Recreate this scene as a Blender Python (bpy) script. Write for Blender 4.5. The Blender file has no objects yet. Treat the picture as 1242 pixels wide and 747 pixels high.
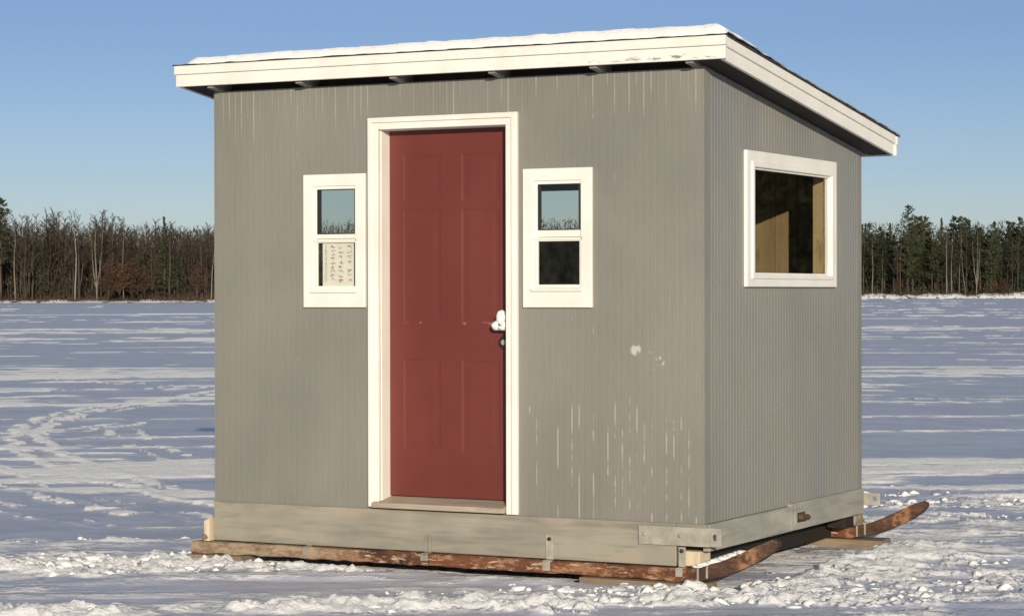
import bpy, bmesh, math, random
import numpy as np
from mathutils import Matrix, Vector
R = math.radians
scene = bpy.context.scene
COL = scene.collection
random.seed(7)

# ------------------------------------------------------------------ measured layout (metres)
W, D = 3.021, 2.38            # shack footprint; front wall is y = 0, right side wall is x = W
G = -0.33                     # lake surface (z = 0 is the bottom of the siding)
OA, OB, OC = 0.170, 0.143, 0.169   # roof overhang: sides, front, back
ZT, FH, SL = 2.468, 0.120, 0.131   # roof edge height at the front, fascia height, slope
CAM = Vector((7.733, -11.008, 1.176))
YAW, PITCH, ROLL, FPX = 0.4863, -0.0062, -0.0019, 2846.0
SUN = Vector((0.70, -1.0, 0.262)).normalized()

# ------------------------------------------------------------------ helpers
def new_mesh(name, verts, faces):
    me = bpy.data.meshes.new(name)
    me.from_pydata([tuple(v) for v in verts], [], faces)
    me.update()
    return me

class MB:
    def __init__(self): self.v, self.f = [], []
    def add(self, vs, fs):
        o = len(self.v); self.v += [tuple(p) for p in vs]; self.f += [tuple(i + o for i in f) for f in fs]; return self
    def box(self, x0, x1, y0, y1, z0, z1):
        vs = [(x, y, z) for x in (x0, x1) for y in (y0, y1) for z in (z0, z1)]
        return self.add(vs, [(0,1,3,2),(4,6,7,5),(0,4,5,1),(2,3,7,6),(0,2,6,4),(1,5,7,3)])
    def hexa(self, p):   # p: 4 bottom + 4 top, counter-clockwise
        return self.add(p, [(3,2,1,0),(4,5,6,7),(0,1,5,4),(1,2,6,5),(2,3,7,6),(3,0,4,7)])
    def tube(self, pts, rad, n=8, cap=True, sy=1.0):
        o = len(self.v); pts = [Vector(p) for p in pts]; up = Vector((0,0,1))
        for i, p in enumerate(pts):
            t = (pts[min(i+1, len(pts)-1)] - pts[max(i-1, 0)]).normalized()
            u = t.cross(up if abs(t.z) < .95 else Vector((1,0,0))).normalized(); w = u.cross(t)
            r = rad[i] if isinstance(rad, (list, tuple)) else rad
            for k in range(n):
                a = 2*math.pi*k/n
                self.v.append(tuple(p + u*r*math.cos(a) + w*r*sy*math.sin(a)))
        for i in range(len(pts)-1):
            for k in range(n):
                a, b = o+i*n+k, o+i*n+(k+1) % n
                self.f.append((a, b, b+n, a+n))
        if cap:
            self.f.append(tuple(o+k for k in range(n))[::-1]); e = o+(len(pts)-1)*n
            self.f.append(tuple(e+k for k in range(n)))
        return self
    def lathe(self, c, axis, prof, n=20):   # prof: (distance along axis, radius)
        c = Vector(c); a = Vector(axis)
        return self.tube([c + a*d for d, r in prof], [r for d, r in prof], n)
    def build(self, name, mat, parent=None, bevel=0.0, smooth=False, root=None):
        me = new_mesh(name, self.v, self.f)
        bm = bmesh.new(); bm.from_mesh(me); bmesh.ops.recalc_face_normals(bm, faces=bm.faces); bm.to_mesh(me); bm.free()
        return link(name, me, mat, parent, bevel, smooth)

def link(name, me, mat, parent=None, bevel=0.0, smooth=False):
    o = bpy.data.objects.new(name, me); COL.objects.link(o)
    if mat: me.materials.append(mat)
    if smooth:
        for p in me.polygons: p.use_smooth = True
    if parent:
        o.parent = parent
        if parent.type == 'EMPTY': o.location = -parent.location   # meshes are modelled in shack coordinates
    if bevel:
        m = o.modifiers.new('bevel', 'BEVEL'); m.width = bevel; m.segments = 2; m.limit_method = 'ANGLE'
    return o

def tag(o, label=None, cat=None, group=None, kind=None):
    if label: o['label'] = label
    if cat: o['category'] = cat
    if group: o['group'] = group
    if kind: o['kind'] = kind
    return o

def empty(name, loc, label, cat, group=None):
    o = bpy.data.objects.new(name, None); COL.objects.link(o); o.location = loc
    o.empty_display_size = .2
    return tag(o, label, cat, group)

# ------------------------------------------------------------------ node helpers
class Mat:
    def __init__(self, name, rough=.8, spec=.3):
        self.m = bpy.data.materials.new(name); self.m.use_nodes = True
        self.nt = self.m.node_tree; self.n = self.nt.nodes; self.l = self.nt.links
        self.b = self.n['Principled BSDF']; self.b.inputs['Roughness'].default_value = rough
        self.b.inputs['Specular IOR Level'].default_value = spec
        self.tc = self.n.new('ShaderNodeTexCoord')
    def set(self, sock, v):
        if isinstance(v, bpy.types.NodeSocket): self.l.new(v, sock)
        elif isinstance(v, (tuple, list)) and len(v) == 3 and sock.type == 'RGBA': sock.default_value = (*v, 1)
        else: sock.default_value = v
    def coord(self, scale=(1,1,1), src=None, rot=(0,0,0)):
        mp = self.n.new('ShaderNodeMapping'); mp.inputs['Scale'].default_value = scale; mp.inputs['Rotation'].default_value = rot
        self.l.new(src or self.tc.outputs['Object'], mp.inputs['Vector']); return mp.outputs['Vector']
    def noise(self, scale, vec=None, detail=4, rough=.55, dist=0):
        t = self.n.new('ShaderNodeTexNoise'); t.inputs['Scale'].default_value = scale
        t.inputs['Detail'].default_value = detail; t.inputs['Roughness'].default_value = rough; t.inputs['Distortion'].default_value = dist
        self.l.new(vec or self.tc.outputs['Object'], t.inputs['Vector']); return t.outputs['Fac']
    def ramp(self, f, a, b, ca=0.0, cb=1.0):
        r = self.n.new('ShaderNodeMapRange'); r.interpolation_type = 'SMOOTHSTEP'
        self.set(r.inputs['Value'], f)
        for k, v in (('From Min', a), ('From Max', b), ('To Min', ca), ('To Max', cb)): r.inputs[k].default_value = v
        return r.outputs['Result']
    def math(self, op, a, b=0.0, c=0.0):
        m = self.n.new('ShaderNodeMath'); m.operation = op
        for i, v in enumerate((a, b, c)): self.set(m.inputs[i], v)
        return m.outputs[0]
    def mix(self, f, a, b, mode='MIX'):
        m = self.n.new('ShaderNodeMix'); m.data_type = 'RGBA'; m.blend_type = mode
        self.set(m.inputs['Factor'], f); self.set(m.inputs[6], a); self.set(m.inputs[7], b); return m.outputs[2]
    def sep(self, vec=None):
        s = self.n.new('ShaderNodeSeparateXYZ'); self.l.new(vec or self.tc.outputs['Object'], s.inputs[0]); return s.outputs
    def comb(self, x, y, z):
        s = self.n.new('ShaderNodeCombineXYZ')
        for i, v in enumerate((x, y, z)): self.set(s.inputs[i], v)
        return s.outputs[0]
    def white(self, v):
        w = self.n.new('ShaderNodeTexWhiteNoise'); w.noise_dimensions = '1D'; self.set(w.inputs['W'], v); return w.outputs['Value']
    def attr(self, name):
        a = self.n.new('ShaderNodeAttribute'); a.attribute_name = name; return a
    def color(self, c): self.set(self.b.inputs['Base Color'], c); return self
    def rough(self, r): self.set(self.b.inputs['Roughness'], r); return self
    def bump(self, h, strength=.3, dist=.01):
        b = self.n.new('ShaderNodeBump'); b.inputs['Strength'].default_value = strength; b.inputs['Distance'].default_value = dist
        self.set(b.inputs['Height'], h); self.l.new(b.outputs[0], self.b.inputs['Normal']); return self

PITCH_RIB = 0.0416
def siding_material(name, axis):
    m = Mat(name, .62, .3); s = m.sep(); u, z = s[axis], s[2]
    k = m.math('FLOOR', m.math('DIVIDE', u, PITCH_RIB)); fr = m.math('FRACT', m.math('DIVIDE', u, PITCH_RIB))
    big = m.noise(1.1, m.coord((1,1,.55)), 3); fine = m.noise(60, m.coord((1,1,.12)), 3)
    base = m.mix(m.ramp(big, .3, .7), (.208,.203,.177), (.262,.254,.217))
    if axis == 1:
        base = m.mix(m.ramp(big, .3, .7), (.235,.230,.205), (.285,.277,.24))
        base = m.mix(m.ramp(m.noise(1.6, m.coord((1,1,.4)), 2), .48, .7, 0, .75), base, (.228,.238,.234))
    base = m.mix(m.ramp(fine, .3, .75, 0, .22), base, (.18,.172,.152))
    warm = m.ramp(m.noise(2.3, None, 5), .5, .75, 0, .25)
    base = m.mix(warm, base, (.28,.256,.206))
    # worn streaks that run along the ribs, thickest under the eave and low down to the right
    crest = m.math('MULTIPLY', m.ramp(fr, .36, .48), m.ramp(fr, .54, .66, 1, 0))
    wn = m.white(m.math('ADD', k, 13.0*(axis+1))); wn2 = m.white(m.math('ADD', k, 71.0))
    run = m.noise(1.0, m.comb(m.math('MULTIPLY', k, 3.71), 0.0, m.math('MULTIPLY', z, 4.2)), 4, .6)
    patch = m.noise(1.25, m.coord((1,1,.9)), 2)
    if axis == 0:
        # the bare stretch at the top of each rib ends at its own height
        top = m.ramp(m.math('SUBTRACT', z, m.math('MULTIPLY', wn2, -.30)), 2.27, 2.42)
        top = m.math('MULTIPLY', top, m.ramp(patch, .36, .5, .25, .85))
        low = m.math('MULTIPLY', m.math('MULTIPLY', m.ramp(z, .70, .50), m.ramp(u, 1.95, 2.05)), m.ramp(patch, .40, .52))
        zone = m.math('MAXIMUM', m.math('MULTIPLY', low, 1.1), 0.02)
        hit = m.math('MULTIPLY', m.ramp(m.math('ADD', run, m.math('MULTIPLY', zone, .15)), .62, .73), m.ramp(wn, .25, .3))
        hit = m.math('MAXIMUM', m.math('MULTIPLY', hit, .9), m.math('MULTIPLY', top, m.ramp(wn, .1, .9, .2, .75)))
    else:
        top = m.math('MULTIPLY', m.ramp(m.math('ADD', z, m.math('MULTIPLY', u, SL)), 1.95, 2.25), .1)
        hit = m.math('MULTIPLY', m.ramp(m.math('ADD', run, top), .68, .74), .5)
    hit = m.math('MULTIPLY', hit, m.ramp(m.noise(38, m.coord((1,1,.5)), 2), .28, .5, .45, 1))
    hit = m.math('MULTIPLY', m.math('MULTIPLY', hit, crest), m.ramp(u, 2.99, 3.0, 1, 0))
    c = m.mix(m.math('MULTIPLY', hit, .66), base, (.52,.495,.41))
    if axis == 0:   # two pale scuffs right of the door
        d1 = m.n.new('ShaderNodeVectorMath'); d1.operation = 'DISTANCE'; m.l.new(m.tc.outputs['Object'], d1.inputs[0]); d1.inputs[1].default_value = (2.635, 0, .885)
        d2 = m.n.new('ShaderNodeVectorMath'); d2.operation = 'DISTANCE'; m.l.new(m.tc.outputs['Object'], d2.inputs[0]); d2.inputs[1].default_value = (2.76, 0, .845)
        n = m.noise(30, None, 3)
        a1 = m.math('MULTIPLY', m.ramp(d1.outputs['Value'], .022, .036, 1, 0), m.ramp(n, .36, .5))
        a2 = m.math('MULTIPLY', m.ramp(d2.outputs['Value'], .03, .075, 1, 0), m.ramp(n, .56, .62))
        c = m.mix(m.math('MULTIPLY', m.math('MAXIMUM', a1, a2), .8), c, (.58,.56,.48))
    m.color(c).rough(m.ramp(fine, .3, .7, .5, .75)).bump(m.math('ADD', m.math('MULTIPLY', fine, .4), m.noise(9, m.coord((1,1,.2)), 2)), .25, .004)
    return m.m

def wood_paint(name, c1, c2, stain, grain_axis=0, rough=.7, stain_at=(.55,.75), amt=.5):
    m = Mat(name, rough, .25)
    sc = [14,14,14]; sc[grain_axis] = 1.3
    g = m.noise(1.6, m.coord(tuple(sc)), 5, .6, .6); b = m.noise(2.2, None, 3)
    c = m.mix(m.ramp(b, .3, .7), c1, c2)
    c = m.mix(m.ramp(g, .42, .72, 0, .7), c, tuple(x*.72 for x in c1))
    sc2 = [5,5,5]; sc2[grain_axis] = 1.5
    c = m.mix(m.ramp(m.noise(1.1, m.coord(tuple(sc2)), 4), stain_at[0], stain_at[1], 0, amt), c, stain)
    m.color(c).bump(g, .35, .004); return m.m

def plain(name, c, rough=.6, spec=.3, var=.12, scale=7, metal=0.0, bump=.1):
    m = Mat(name, rough, spec); n = m.noise(scale, None, 5)
    m.color(m.mix(m.ramp(n, .3, .7), tuple(x*(1-var) for x in c), tuple(min(1, x*(1+var)) for x in c)))
    m.b.inputs['Metallic'].default_value = metal
    if bump: m.bump(m.noise(scale*6, None, 3), bump, .003)
    return m.m

def trim_material(name, dirt=.3, peel=False):
    m = Mat(name, .5, .4); n = m.noise(5, m.coord((1,1,.5)), 4); f = m.noise(70, m.coord((.25,1,1)), 3)
    c = m.mix(m.ramp(n, .35, .75, 0, 1), (.86,.832,.755), (.79,.755,.67))
    c = m.mix(m.ramp(m.noise(13, None, 5), .6, .8, 0, dirt), c, (.52,.45,.34))
    if peel:
        s = m.sep(); zone = m.math('MULTIPLY', m.ramp(s[0], 2.0, 3.0), m.math('MULTIPLY', m.ramp(s[2], 2.352, 2.362), m.ramp(s[2], 2.372, 2.384, 1, 0)))
        p = m.math('MULTIPLY', m.ramp(m.noise(11, m.coord((1,0,3.4)), 5, .7), .52, .60), zone)
        c = m.mix(m.math('MULTIPLY', p, .85), c, (.17,.15,.12))
    m.color(c).bump(f, .15, .002); return m.m

M = {}
M['siding_front'] = siding_material('grey ribbed siding front', 0)
M['siding_side'] = siding_material('grey ribbed siding side', 1)
M['trim'] = trim_material('cream trim paint', .12)
M['fascia'] = trim_material('cream fascia paint', .15, True)
M['skirt'] = wood_paint('grey painted plank', (.265,.25,.205), (.355,.325,.262), (.41,.335,.255), 0, .7, (.50,.68), .6)
M['skirt_side'] = wood_paint('grey painted plank side', (.30,.29,.255), (.38,.365,.31), (.52,.50,.44), 1, .7, (.5,.75), .6)
M['door'] = None
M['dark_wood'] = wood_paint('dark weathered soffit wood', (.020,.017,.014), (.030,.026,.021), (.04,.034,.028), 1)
M['rafter'] = wood_paint('grey rafter wood', (.24,.22,.19), (.32,.29,.25), (.3,.26,.2), 1)
M['interior'] = wood_paint('knotty pine board inside', (.32,.23,.125), (.38,.28,.16), (.17,.10,.05), 2, .7, (.66,.74), .8)
M['stud'] = wood_paint('pine stud', (.50,.37,.20), (.56,.43,.25), (.28,.18,.08), 2, .7, (.62,.72), .7)
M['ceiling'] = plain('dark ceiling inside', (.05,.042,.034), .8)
M['shingle'] = plain('dark shingle', (.055,.055,.06), .9, .2, .3, 30)
M['sash'] = trim_material('cream sash', .1)
M['dark_metal'] = plain('black worn metal', (.03,.028,.026), .45, .5, .3, 30)
M['gasket'] = plain('dark window gasket', (.04,.038,.035), .6)
M['steel'] = plain('painted steel plate', (.38,.355,.29), .5, .4, .15, 18)
M['threshold'] = wood_paint('worn threshold', (.40,.33,.25), (.55,.47,.37), (.22,.17,.13), 0, .55)
M['pale_wood'] = wood_paint('pale sawn wood', (.66,.55,.38), (.74,.63,.46), (.45,.30,.18), 2)
M['block_wood'] = wood_paint('weathered block wood', (.22,.165,.11), (.31,.24,.16), (.13,.09,.06), 0)
M['paper'] = plain('cream paper', (.90,.86,.79), .8, .2, .05, 8, 0, 0)
M['ink'] = plain('faded ink', (.36,.29,.25), .8, .2, .1, 8, 0, 0)

def door_material():
    m = Mat('red door paint', .42, .35); n = m.noise(2.0, m.coord((1,1,.6)), 4)
    c = m.mix(m.ramp(n, .3, .7), (.142,.0325,.0255), (.165,.0385,.030))
    c = m.mix(m.ramp(m.noise(24, m.coord((1,1,.3)), 5), .55, .8, 0, .3), c, (.125,.038,.028))
    s = m.sep(); px_ = m.math('ABSOLUTE', m.math('SUBTRACT', m.math('ABSOLUTE', m.math('SUBTRACT', s[0], 1.496)), .1825)); panelx = m.ramp(px_, .10, .115, 1, 0)   # pale highlight lines painted on lower moulding edges, broken up like wear
    r = m.math('MULTIPLY', m.ramp(m.noise(16, None, 4), .56, .66), m.math('MULTIPLY', panelx, m.ramp(m.math('ABSOLUTE', m.math('SUBTRACT', s[2], 1.015)), .004, .010, 1, 0)))
    r2 = m.math('MULTIPLY', m.ramp(m.noise(15, m.coord((1,1,1), None, (0,0,.5)), 4), .58, .66), m.math('MULTIPLY', panelx, m.ramp(m.math('ABSOLUTE', m.math('SUBTRACT', s[2], .322)), .004, .010, 1, 0)))
    c = m.mix(m.math('MULTIPLY', m.math('MAXIMUM', r, r2), .6), c, (.40,.22,.16))
    m.color(c).rough(m.ramp(n, .3, .7, .38, .5)).bump(m.noise(30, m.coord((1,1,.25)), 3), .08, .002); return m.m
M['door'] = door_material()

def skid_material():
    m = Mat('flaking rust-brown runner', .75, .25)
    a = m.noise(3.2, m.coord((.7,1,2)), 5, .65); b = m.noise(26, m.coord((.40,1,1)), 5, .72); g = m.noise(3, m.coord((3,30,30)), 4)
    c = m.mix(m.ramp(a, .35, .6), (.050,.027,.017), (.19,.076,.038))
    c = m.mix(m.ramp(b, .50, .60, 0, .8), c, (.38,.20,.11))
    c = m.mix(m.ramp(m.noise(40, m.coord((.3,1,1.6)), 4, .7), .58, .65, 0, .85), c, (.60,.50,.37))
    c = m.mix(m.ramp(m.noise(5, m.coord((.6,1,1.5)), 5, .7), .57, .68, 0, .8), c, (.52,.38,.25))
    c = m.mix(m.ramp(g, .55, .75, 0, .6), c, (.05,.030,.02))
    s = m.sep()     # the long left stretch has lost its colour and greyed
    c = m.mix(m.math('MULTIPLY', m.ramp(s[0], 1.15, .55), m.ramp(b, .3, .6, .25, .95)), c, (.40,.31,.21))
    c = m.mix(m.math('MULTIPLY', m.ramp(s[0], 2.96, 3.02), m.ramp(b, .35, .6, .95, .8)), c, (.070,.040,.028))
    tan = m.math('MULTIPLY', m.math('MULTIPLY', m.ramp(s[0], 3.21, 3.25), m.ramp(s[0], 3.31, 3.35, 1, 0)), m.ramp(m.noise(22, None, 5, .7), .38, .58))
    c = m.mix(m.math('MULTIPLY', tan, .85), c, (.40,.20,.095))
    m.color(c).bump(m.math('ADD', b, g), .8, .008); return m.m
M['skid'] = skid_material()

def snow_material():
    m = Mat('snow', .75, .2); n = m.noise(25, None, 5)
    m.color(m.mix(m.ramp(n, .3, .7), (.83,.82,.80), (.90,.885,.86))).bump(m.noise(60, None, 5, .7), .7, .012)
    m.b.inputs['Diffuse Roughness'].default_value = .30
    return m.m
M['snow'] = snow_material()

def glass_material(name, tint=(.93,.935,.915)):
    m = Mat(name); n, l = m.n, m.l; n.remove(m.b)
    tr = n.new('ShaderNodeBsdfTransparent'); tr.inputs[0].default_value = (*tint, 1)
    gl = n.new('ShaderNodeBsdfGlossy'); gl.inputs['Roughness'].default_value = .02
    fr = n.new('ShaderNodeFresnel'); 
    ge = n.new('ShaderNodeNewGeometry'); ma = n.new('ShaderNodeMath'); ma.operation = 'MULTIPLY_ADD'; ma.inputs[1].default_value = -(1.5-1/1.5); ma.inputs[2].default_value = 1.5
    l.new(ge.outputs['Backfacing'], ma.inputs[0]); l.new(ma.outputs[0], fr.inputs['IOR'])
    mx = n.new('ShaderNodeMixShader'); l.new(fr.outputs[0], mx.inputs[0]); l.new(tr.outputs[0], mx.inputs[1]); l.new(gl.outputs[0], mx.inputs[2])
    l.new(mx.outputs[0], n['Material Output'].inputs['Surface']); return m.m
M['glass'] = glass_material('window glass')

# ================================================================== THE SHACK
shack = empty('ice_fishing_shack', (W/2, D/2, -.29),
    'grey ribbed ice fishing shack with a red door and sloping roof on a frozen lake', 'shack')

TH = .07       # wall thickness
def roof_z(y): return ZT - SL*(y + OB)
def eave_z(y): return roof_z(y) - FH + .004    # underside of the rafters

def ribbed_wall(name, length, topf, holes, place, mat, RIBD=.00045, ribs=True):
    """holes: (u0,u1,z0,z1). place(u, d, z): d = depth behind the wall face."""
    prof = {}                                   # u -> depth of the face there
    if ribs:
        n = int(length/PITCH_RIB) + 1
        for i in range(n):
            u = i*PITCH_RIB
            for du, dd in ((0, .0), (.004, RIBD), (.009, RIBD), (.013, .0)):
                if 0 <= u+du <= length: prof[round(u+du, 5)] = dd
    prof.setdefault(0.0, 0.0); prof.setdefault(round(length, 5), 0.0)
    ks = sorted(prof)
    def depth(u): return float(np.interp(u, ks, [prof[k] for k in ks]))
    us = sorted(set(ks) | {h[0] for h in holes} | {h[1] for h in holes})
    mb = MB()
    for a, b in zip(us[:-1], us[1:]):
        mid = (a+b)/2; spans = [0.0]; cuts = sorted((h[2], h[3]) for h in holes if h[0] < mid < h[1])
        segs = []; z = None
        lo = 0.0
        for c0, c1 in cuts:
            if c0 > lo: segs.append((lo, c0, False))
            lo = c1
        segs.append((lo, None, True))
        for z0, z1, top in segs:
            za = topf(a) if z1 is None else z1; zb = topf(b) if z1 is None else z1
            mb.add([place(a, depth(a), z0), place(b, depth(b), z0), place(b, depth(b), zb), place(a, depth(a), za)], [(0,1,2,3)])
    o = len(mb.f)
    # inner face and reveals (butted at the edges)
    us2 = sorted({0.0, length} | {h[0] for h in holes} | {h[1] for h in holes})
    for a, b in zip(us2[:-1], us2[1:]):
        mid = (a+b)/2; lo = 0.0
        for c0, c1 in sorted((h[2], h[3]) for h in holes if h[0] < mid < h[1]):
            if c0 > lo: mb.add([place(a, TH, lo), place(a, TH, c0), place(b, TH, c0), place(b, TH, lo)], [(0,1,2,3)])
            lo = c1
        mb.add([place(a, TH, lo), place(a, TH, topf(a)), place(b, TH, topf(b)), place(b, TH, lo)], [(0,1,2,3)])
    for u0, u1, z0, z1 in holes:
        e = .0
        for p in ([(u0,z0),(u0,z1)], [(u1,z0),(u1,z1)], [(u0,z1),(u1,z1)], [(u0,z0),(u1,z0)]):
            if p[0][1] == p[1][1] == 0.0: continue
            mb.add([place(p[0][0], .005, p[0][1]), place(p[1][0], .005, p[1][1]), place(p[1][0], TH, p[1][1]), place(p[0][0], TH, p[0][1])], [(0,1,2,3)])
    # ends and top and bottom caps
    for u in (0.0, length):
        mb.add([place(u, 0, 0), place(u, 0, topf(u)), place(u, TH, topf(u)), place(u, TH, 0)], [(0,1,2,3)])
    mb.add([place(0, .0, topf(0)), place(length, .0, topf(length)), place(length, TH, topf(length)), place(0, TH, topf(0))], [(0,1,2,3)])
    me = new_mesh(name, mb.v, mb.f); return link(name, me, mat, shack)

DX0, DX1, DZ1 = 1.100, 1.890, 2.075          # door opening
WL = (.655, .975, 1.165, 1.785); WR = (2.030, 2.355, 1.165, 1.785); WS = (.598, 1.838, 1.248, 1.897)
WBACK = (.60, 1.30, 1.52, 1.86)              # back window, seen through the right front window
WLEFT = (.86, 1.72, 1.20, 1.86)              # left side window, seen through the left front window
front_top = 2.322
ribbed_wall('wall', W, lambda u: front_top, [WL, WR, (DX0, DX1, 0.0, DZ1)], lambda u, d, z: (u, d, z), M['siding_front'])
sz = lambda y: eave_z(y) - .002
ribbed_wall('wall', D - 2*.0, lambda y: sz(y), [WS], lambda y, d, z: (W - d - .0005, min(max(y, .003), D-.003), z), M['siding_side'], .0015)
ribbed_wall('wall', D, lambda y: sz(y), [WLEFT], lambda y, d, z: (d + .0005, min(max(y, .003), D-.003), z), M['siding_side'])
ribbed_wall('wall', W, lambda u: sz(D), [WBACK], lambda u, d, z: (u, D - d, z), M['siding_front'])
# boards lining the inside, floor
def lining(name, place, length, topf, hole):
    mb = MB(); n = int(length/.14)
    for i in range(n):
        a, b = i*length/n, (i+1)*length/n - .003
        for z0, z1 in ((.03, None),):
            if hole and not (b <= hole[0] or a >= hole[1]):
                lo, hi = max(a, hole[0]), min(b, hole[1])
                if a < hole[0]: mb.hexa([place(a, 0, .03), place(hole[0], 0, .03), place(hole[0], .012, .03), place(a, .012, .03), place(a, 0, topf(a)), place(hole[0], 0, topf(hole[0])), place(hole[0], .012, topf(hole[0])), place(a, .012, topf(a))])
                if b > hole[1]: mb.hexa([place(hole[1], 0, .03), place(b, 0, .03), place(b, .012, .03), place(hole[1], .012, .03), place(hole[1], 0, topf(hole[1])), place(b, 0, topf(b)), place(b, .012, topf(b)), place(hole[1], .012, topf(hole[1]))])
                for q0, q1 in ((.03, hole[2]), (hole[3], None)):
                    za = topf(lo) if q1 is None else q1; zb = topf(hi) if q1 is None else q1
                    mb.hexa([place(lo, 0, q0), place(hi, 0, q0), place(hi, .012, q0), place(lo, .012, q0), place(lo, 0, za), place(hi, 0, zb), place(hi, .012, zb), place(lo, .012, za)])
            else:
                mb.hexa([place(a, 0, .03), place(b, 0, .03), place(b, .012, .03), place(a, .012, .03), place(a, 0, topf(a)), place(b, 0, topf(b)), place(b, .012, topf(b)), place(a, .012, topf(a))])
    return mb.build(name, M['interior'], shack)
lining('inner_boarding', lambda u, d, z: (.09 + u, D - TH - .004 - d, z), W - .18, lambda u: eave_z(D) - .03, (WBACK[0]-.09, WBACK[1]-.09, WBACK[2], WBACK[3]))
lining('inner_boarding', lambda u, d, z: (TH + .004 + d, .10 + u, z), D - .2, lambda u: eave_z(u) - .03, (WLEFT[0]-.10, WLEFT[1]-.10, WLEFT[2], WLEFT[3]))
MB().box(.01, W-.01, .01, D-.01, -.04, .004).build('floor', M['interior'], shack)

# ---- roof
roof_mb = MB()
def sloped(mb, x0, x1, y0, y1, dz0, dz1):     # slab following the slope, dz measured from roof_z
    mb.hexa([(x0,y0,roof_z(y0)+dz0),(x1,y0,roof_z(y0)+dz0),(x1,y1,roof_z(y1)+dz0),(x0,y1,roof_z(y1)+dz0),
             (x0,y0,roof_z(y0)+dz1),(x1,y0,roof_z(y0)+dz1),(x1,y1,roof_z(y1)+dz1),(x0,y1,roof_z(y1)+dz1)])
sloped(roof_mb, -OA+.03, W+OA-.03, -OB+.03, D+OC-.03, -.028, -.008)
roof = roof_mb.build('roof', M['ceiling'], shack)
sh = MB(); nc = 20; span = D + OC + OB + .03
for i in range(nc):     # shingle courses, each a wedge lapping the one below
    y0 = -OB - .008 + span*i/nc; y1 = -OB - .008 + span*(i+1)/nc
    jx = random.uniform(-.004, .006)
    sh.hexa([(-OA-.010,y0,roof_z(y0)-.002),(W+OA+.008+jx,y0,roof_z(y0)-.002),(W+OA+.008+jx,y1,roof_z(y1)-.002),(-OA-.010,y1,roof_z(y1)-.002),
             (-OA-.010,y0,roof_z(y0)+.002),(W+OA+.008+jx,y0,roof_z(y0)+.002),(W+OA+.008+jx,y1-.002,roof_z(y1)+.006),(-OA-.010,y1-.002,roof_z(y1)+.006)])
sh.build('shingles', M['shingle'], roof)
def fascia(x0, x1, y0, y1, along):
    mb = MB(); t1, t2 = .020, .038           # wide lower board, narrow upper board proud of it
    return mb
def fascia_board(name, mb): return mb.build(name, M['fascia'], roof, .003)
zf0 = roof_z(-OB); zb0 = roof_z(D+OC)
# front: lower board then a proud upper strip; the right and left rakes follow the slope and butt against them
mb = MB().box(-OA, W+OA, -OB+.012, -OB+.034, zf0-FH, zf0-.053); fascia_board('fascia_board', mb)
mb = MB().box(-OA-.004, W+OA+.004, -OB, -OB+.034, zf0-.052, zf0-.003); fascia_board('fascia_strip', mb)
for xs, sg in ((W+OA, 1), (-OA, -1)):
    mb = MB(); x0, x1 = sorted((xs - sg*.034, xs - sg*.012)); sloped(mb, x0, x1, -OB+.036, D+OC-.036, -FH, -.053); fascia_board('fascia_board', mb)
    mb = MB(); x0, x1 = sorted((xs - sg*.034, xs)); sloped(mb, x0, x1, -OB+.036, D+OC-.036, -.052, -.003); fascia_board('fascia_strip', mb)
mb = MB().box(-OA, W+OA, D+OC-.034, D+OC-.012, zb0-FH, zb0-.053); fascia_board('fascia_board', mb)
mb = MB().box(-OA-.004, W+OA+.004, D+OC-.034, D+OC, zb0-.052, zb0-.003); fascia_board('fascia_strip', mb)
for x in (.05, .641, 1.244, 1.851, 2.445, 2.985):
    mb = MB(); y0, y1 = -OB+.036, D+OC-.038
    h = .085
    mb.hexa([(x-.02,y0,eave_z(y0)-.012),(x+.02,y0,eave_z(y0)-.012),(x+.02,y1,eave_z(y1)),(x-.02,y1,eave_z(y1)),
             (x-.02,y0,roof_z(y0)-.030),(x+.02,y0,roof_z(y0)-.030),(x+.02,y1,roof_z(y1)-.030),(x-.02,y1,roof_z(y1)-.030)])
    mb.build('rafter', M['rafter'], roof)
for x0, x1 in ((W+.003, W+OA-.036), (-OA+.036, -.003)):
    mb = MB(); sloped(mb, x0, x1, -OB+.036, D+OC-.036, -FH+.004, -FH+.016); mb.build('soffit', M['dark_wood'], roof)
MB().box(.075, W-.075, .075, .085, front_top-.1, roof_z(.08)-.032).build('eave_gap_shade', M['ceiling'], roof)  # dark strip put in for the shade of the open gaps between rafters

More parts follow.
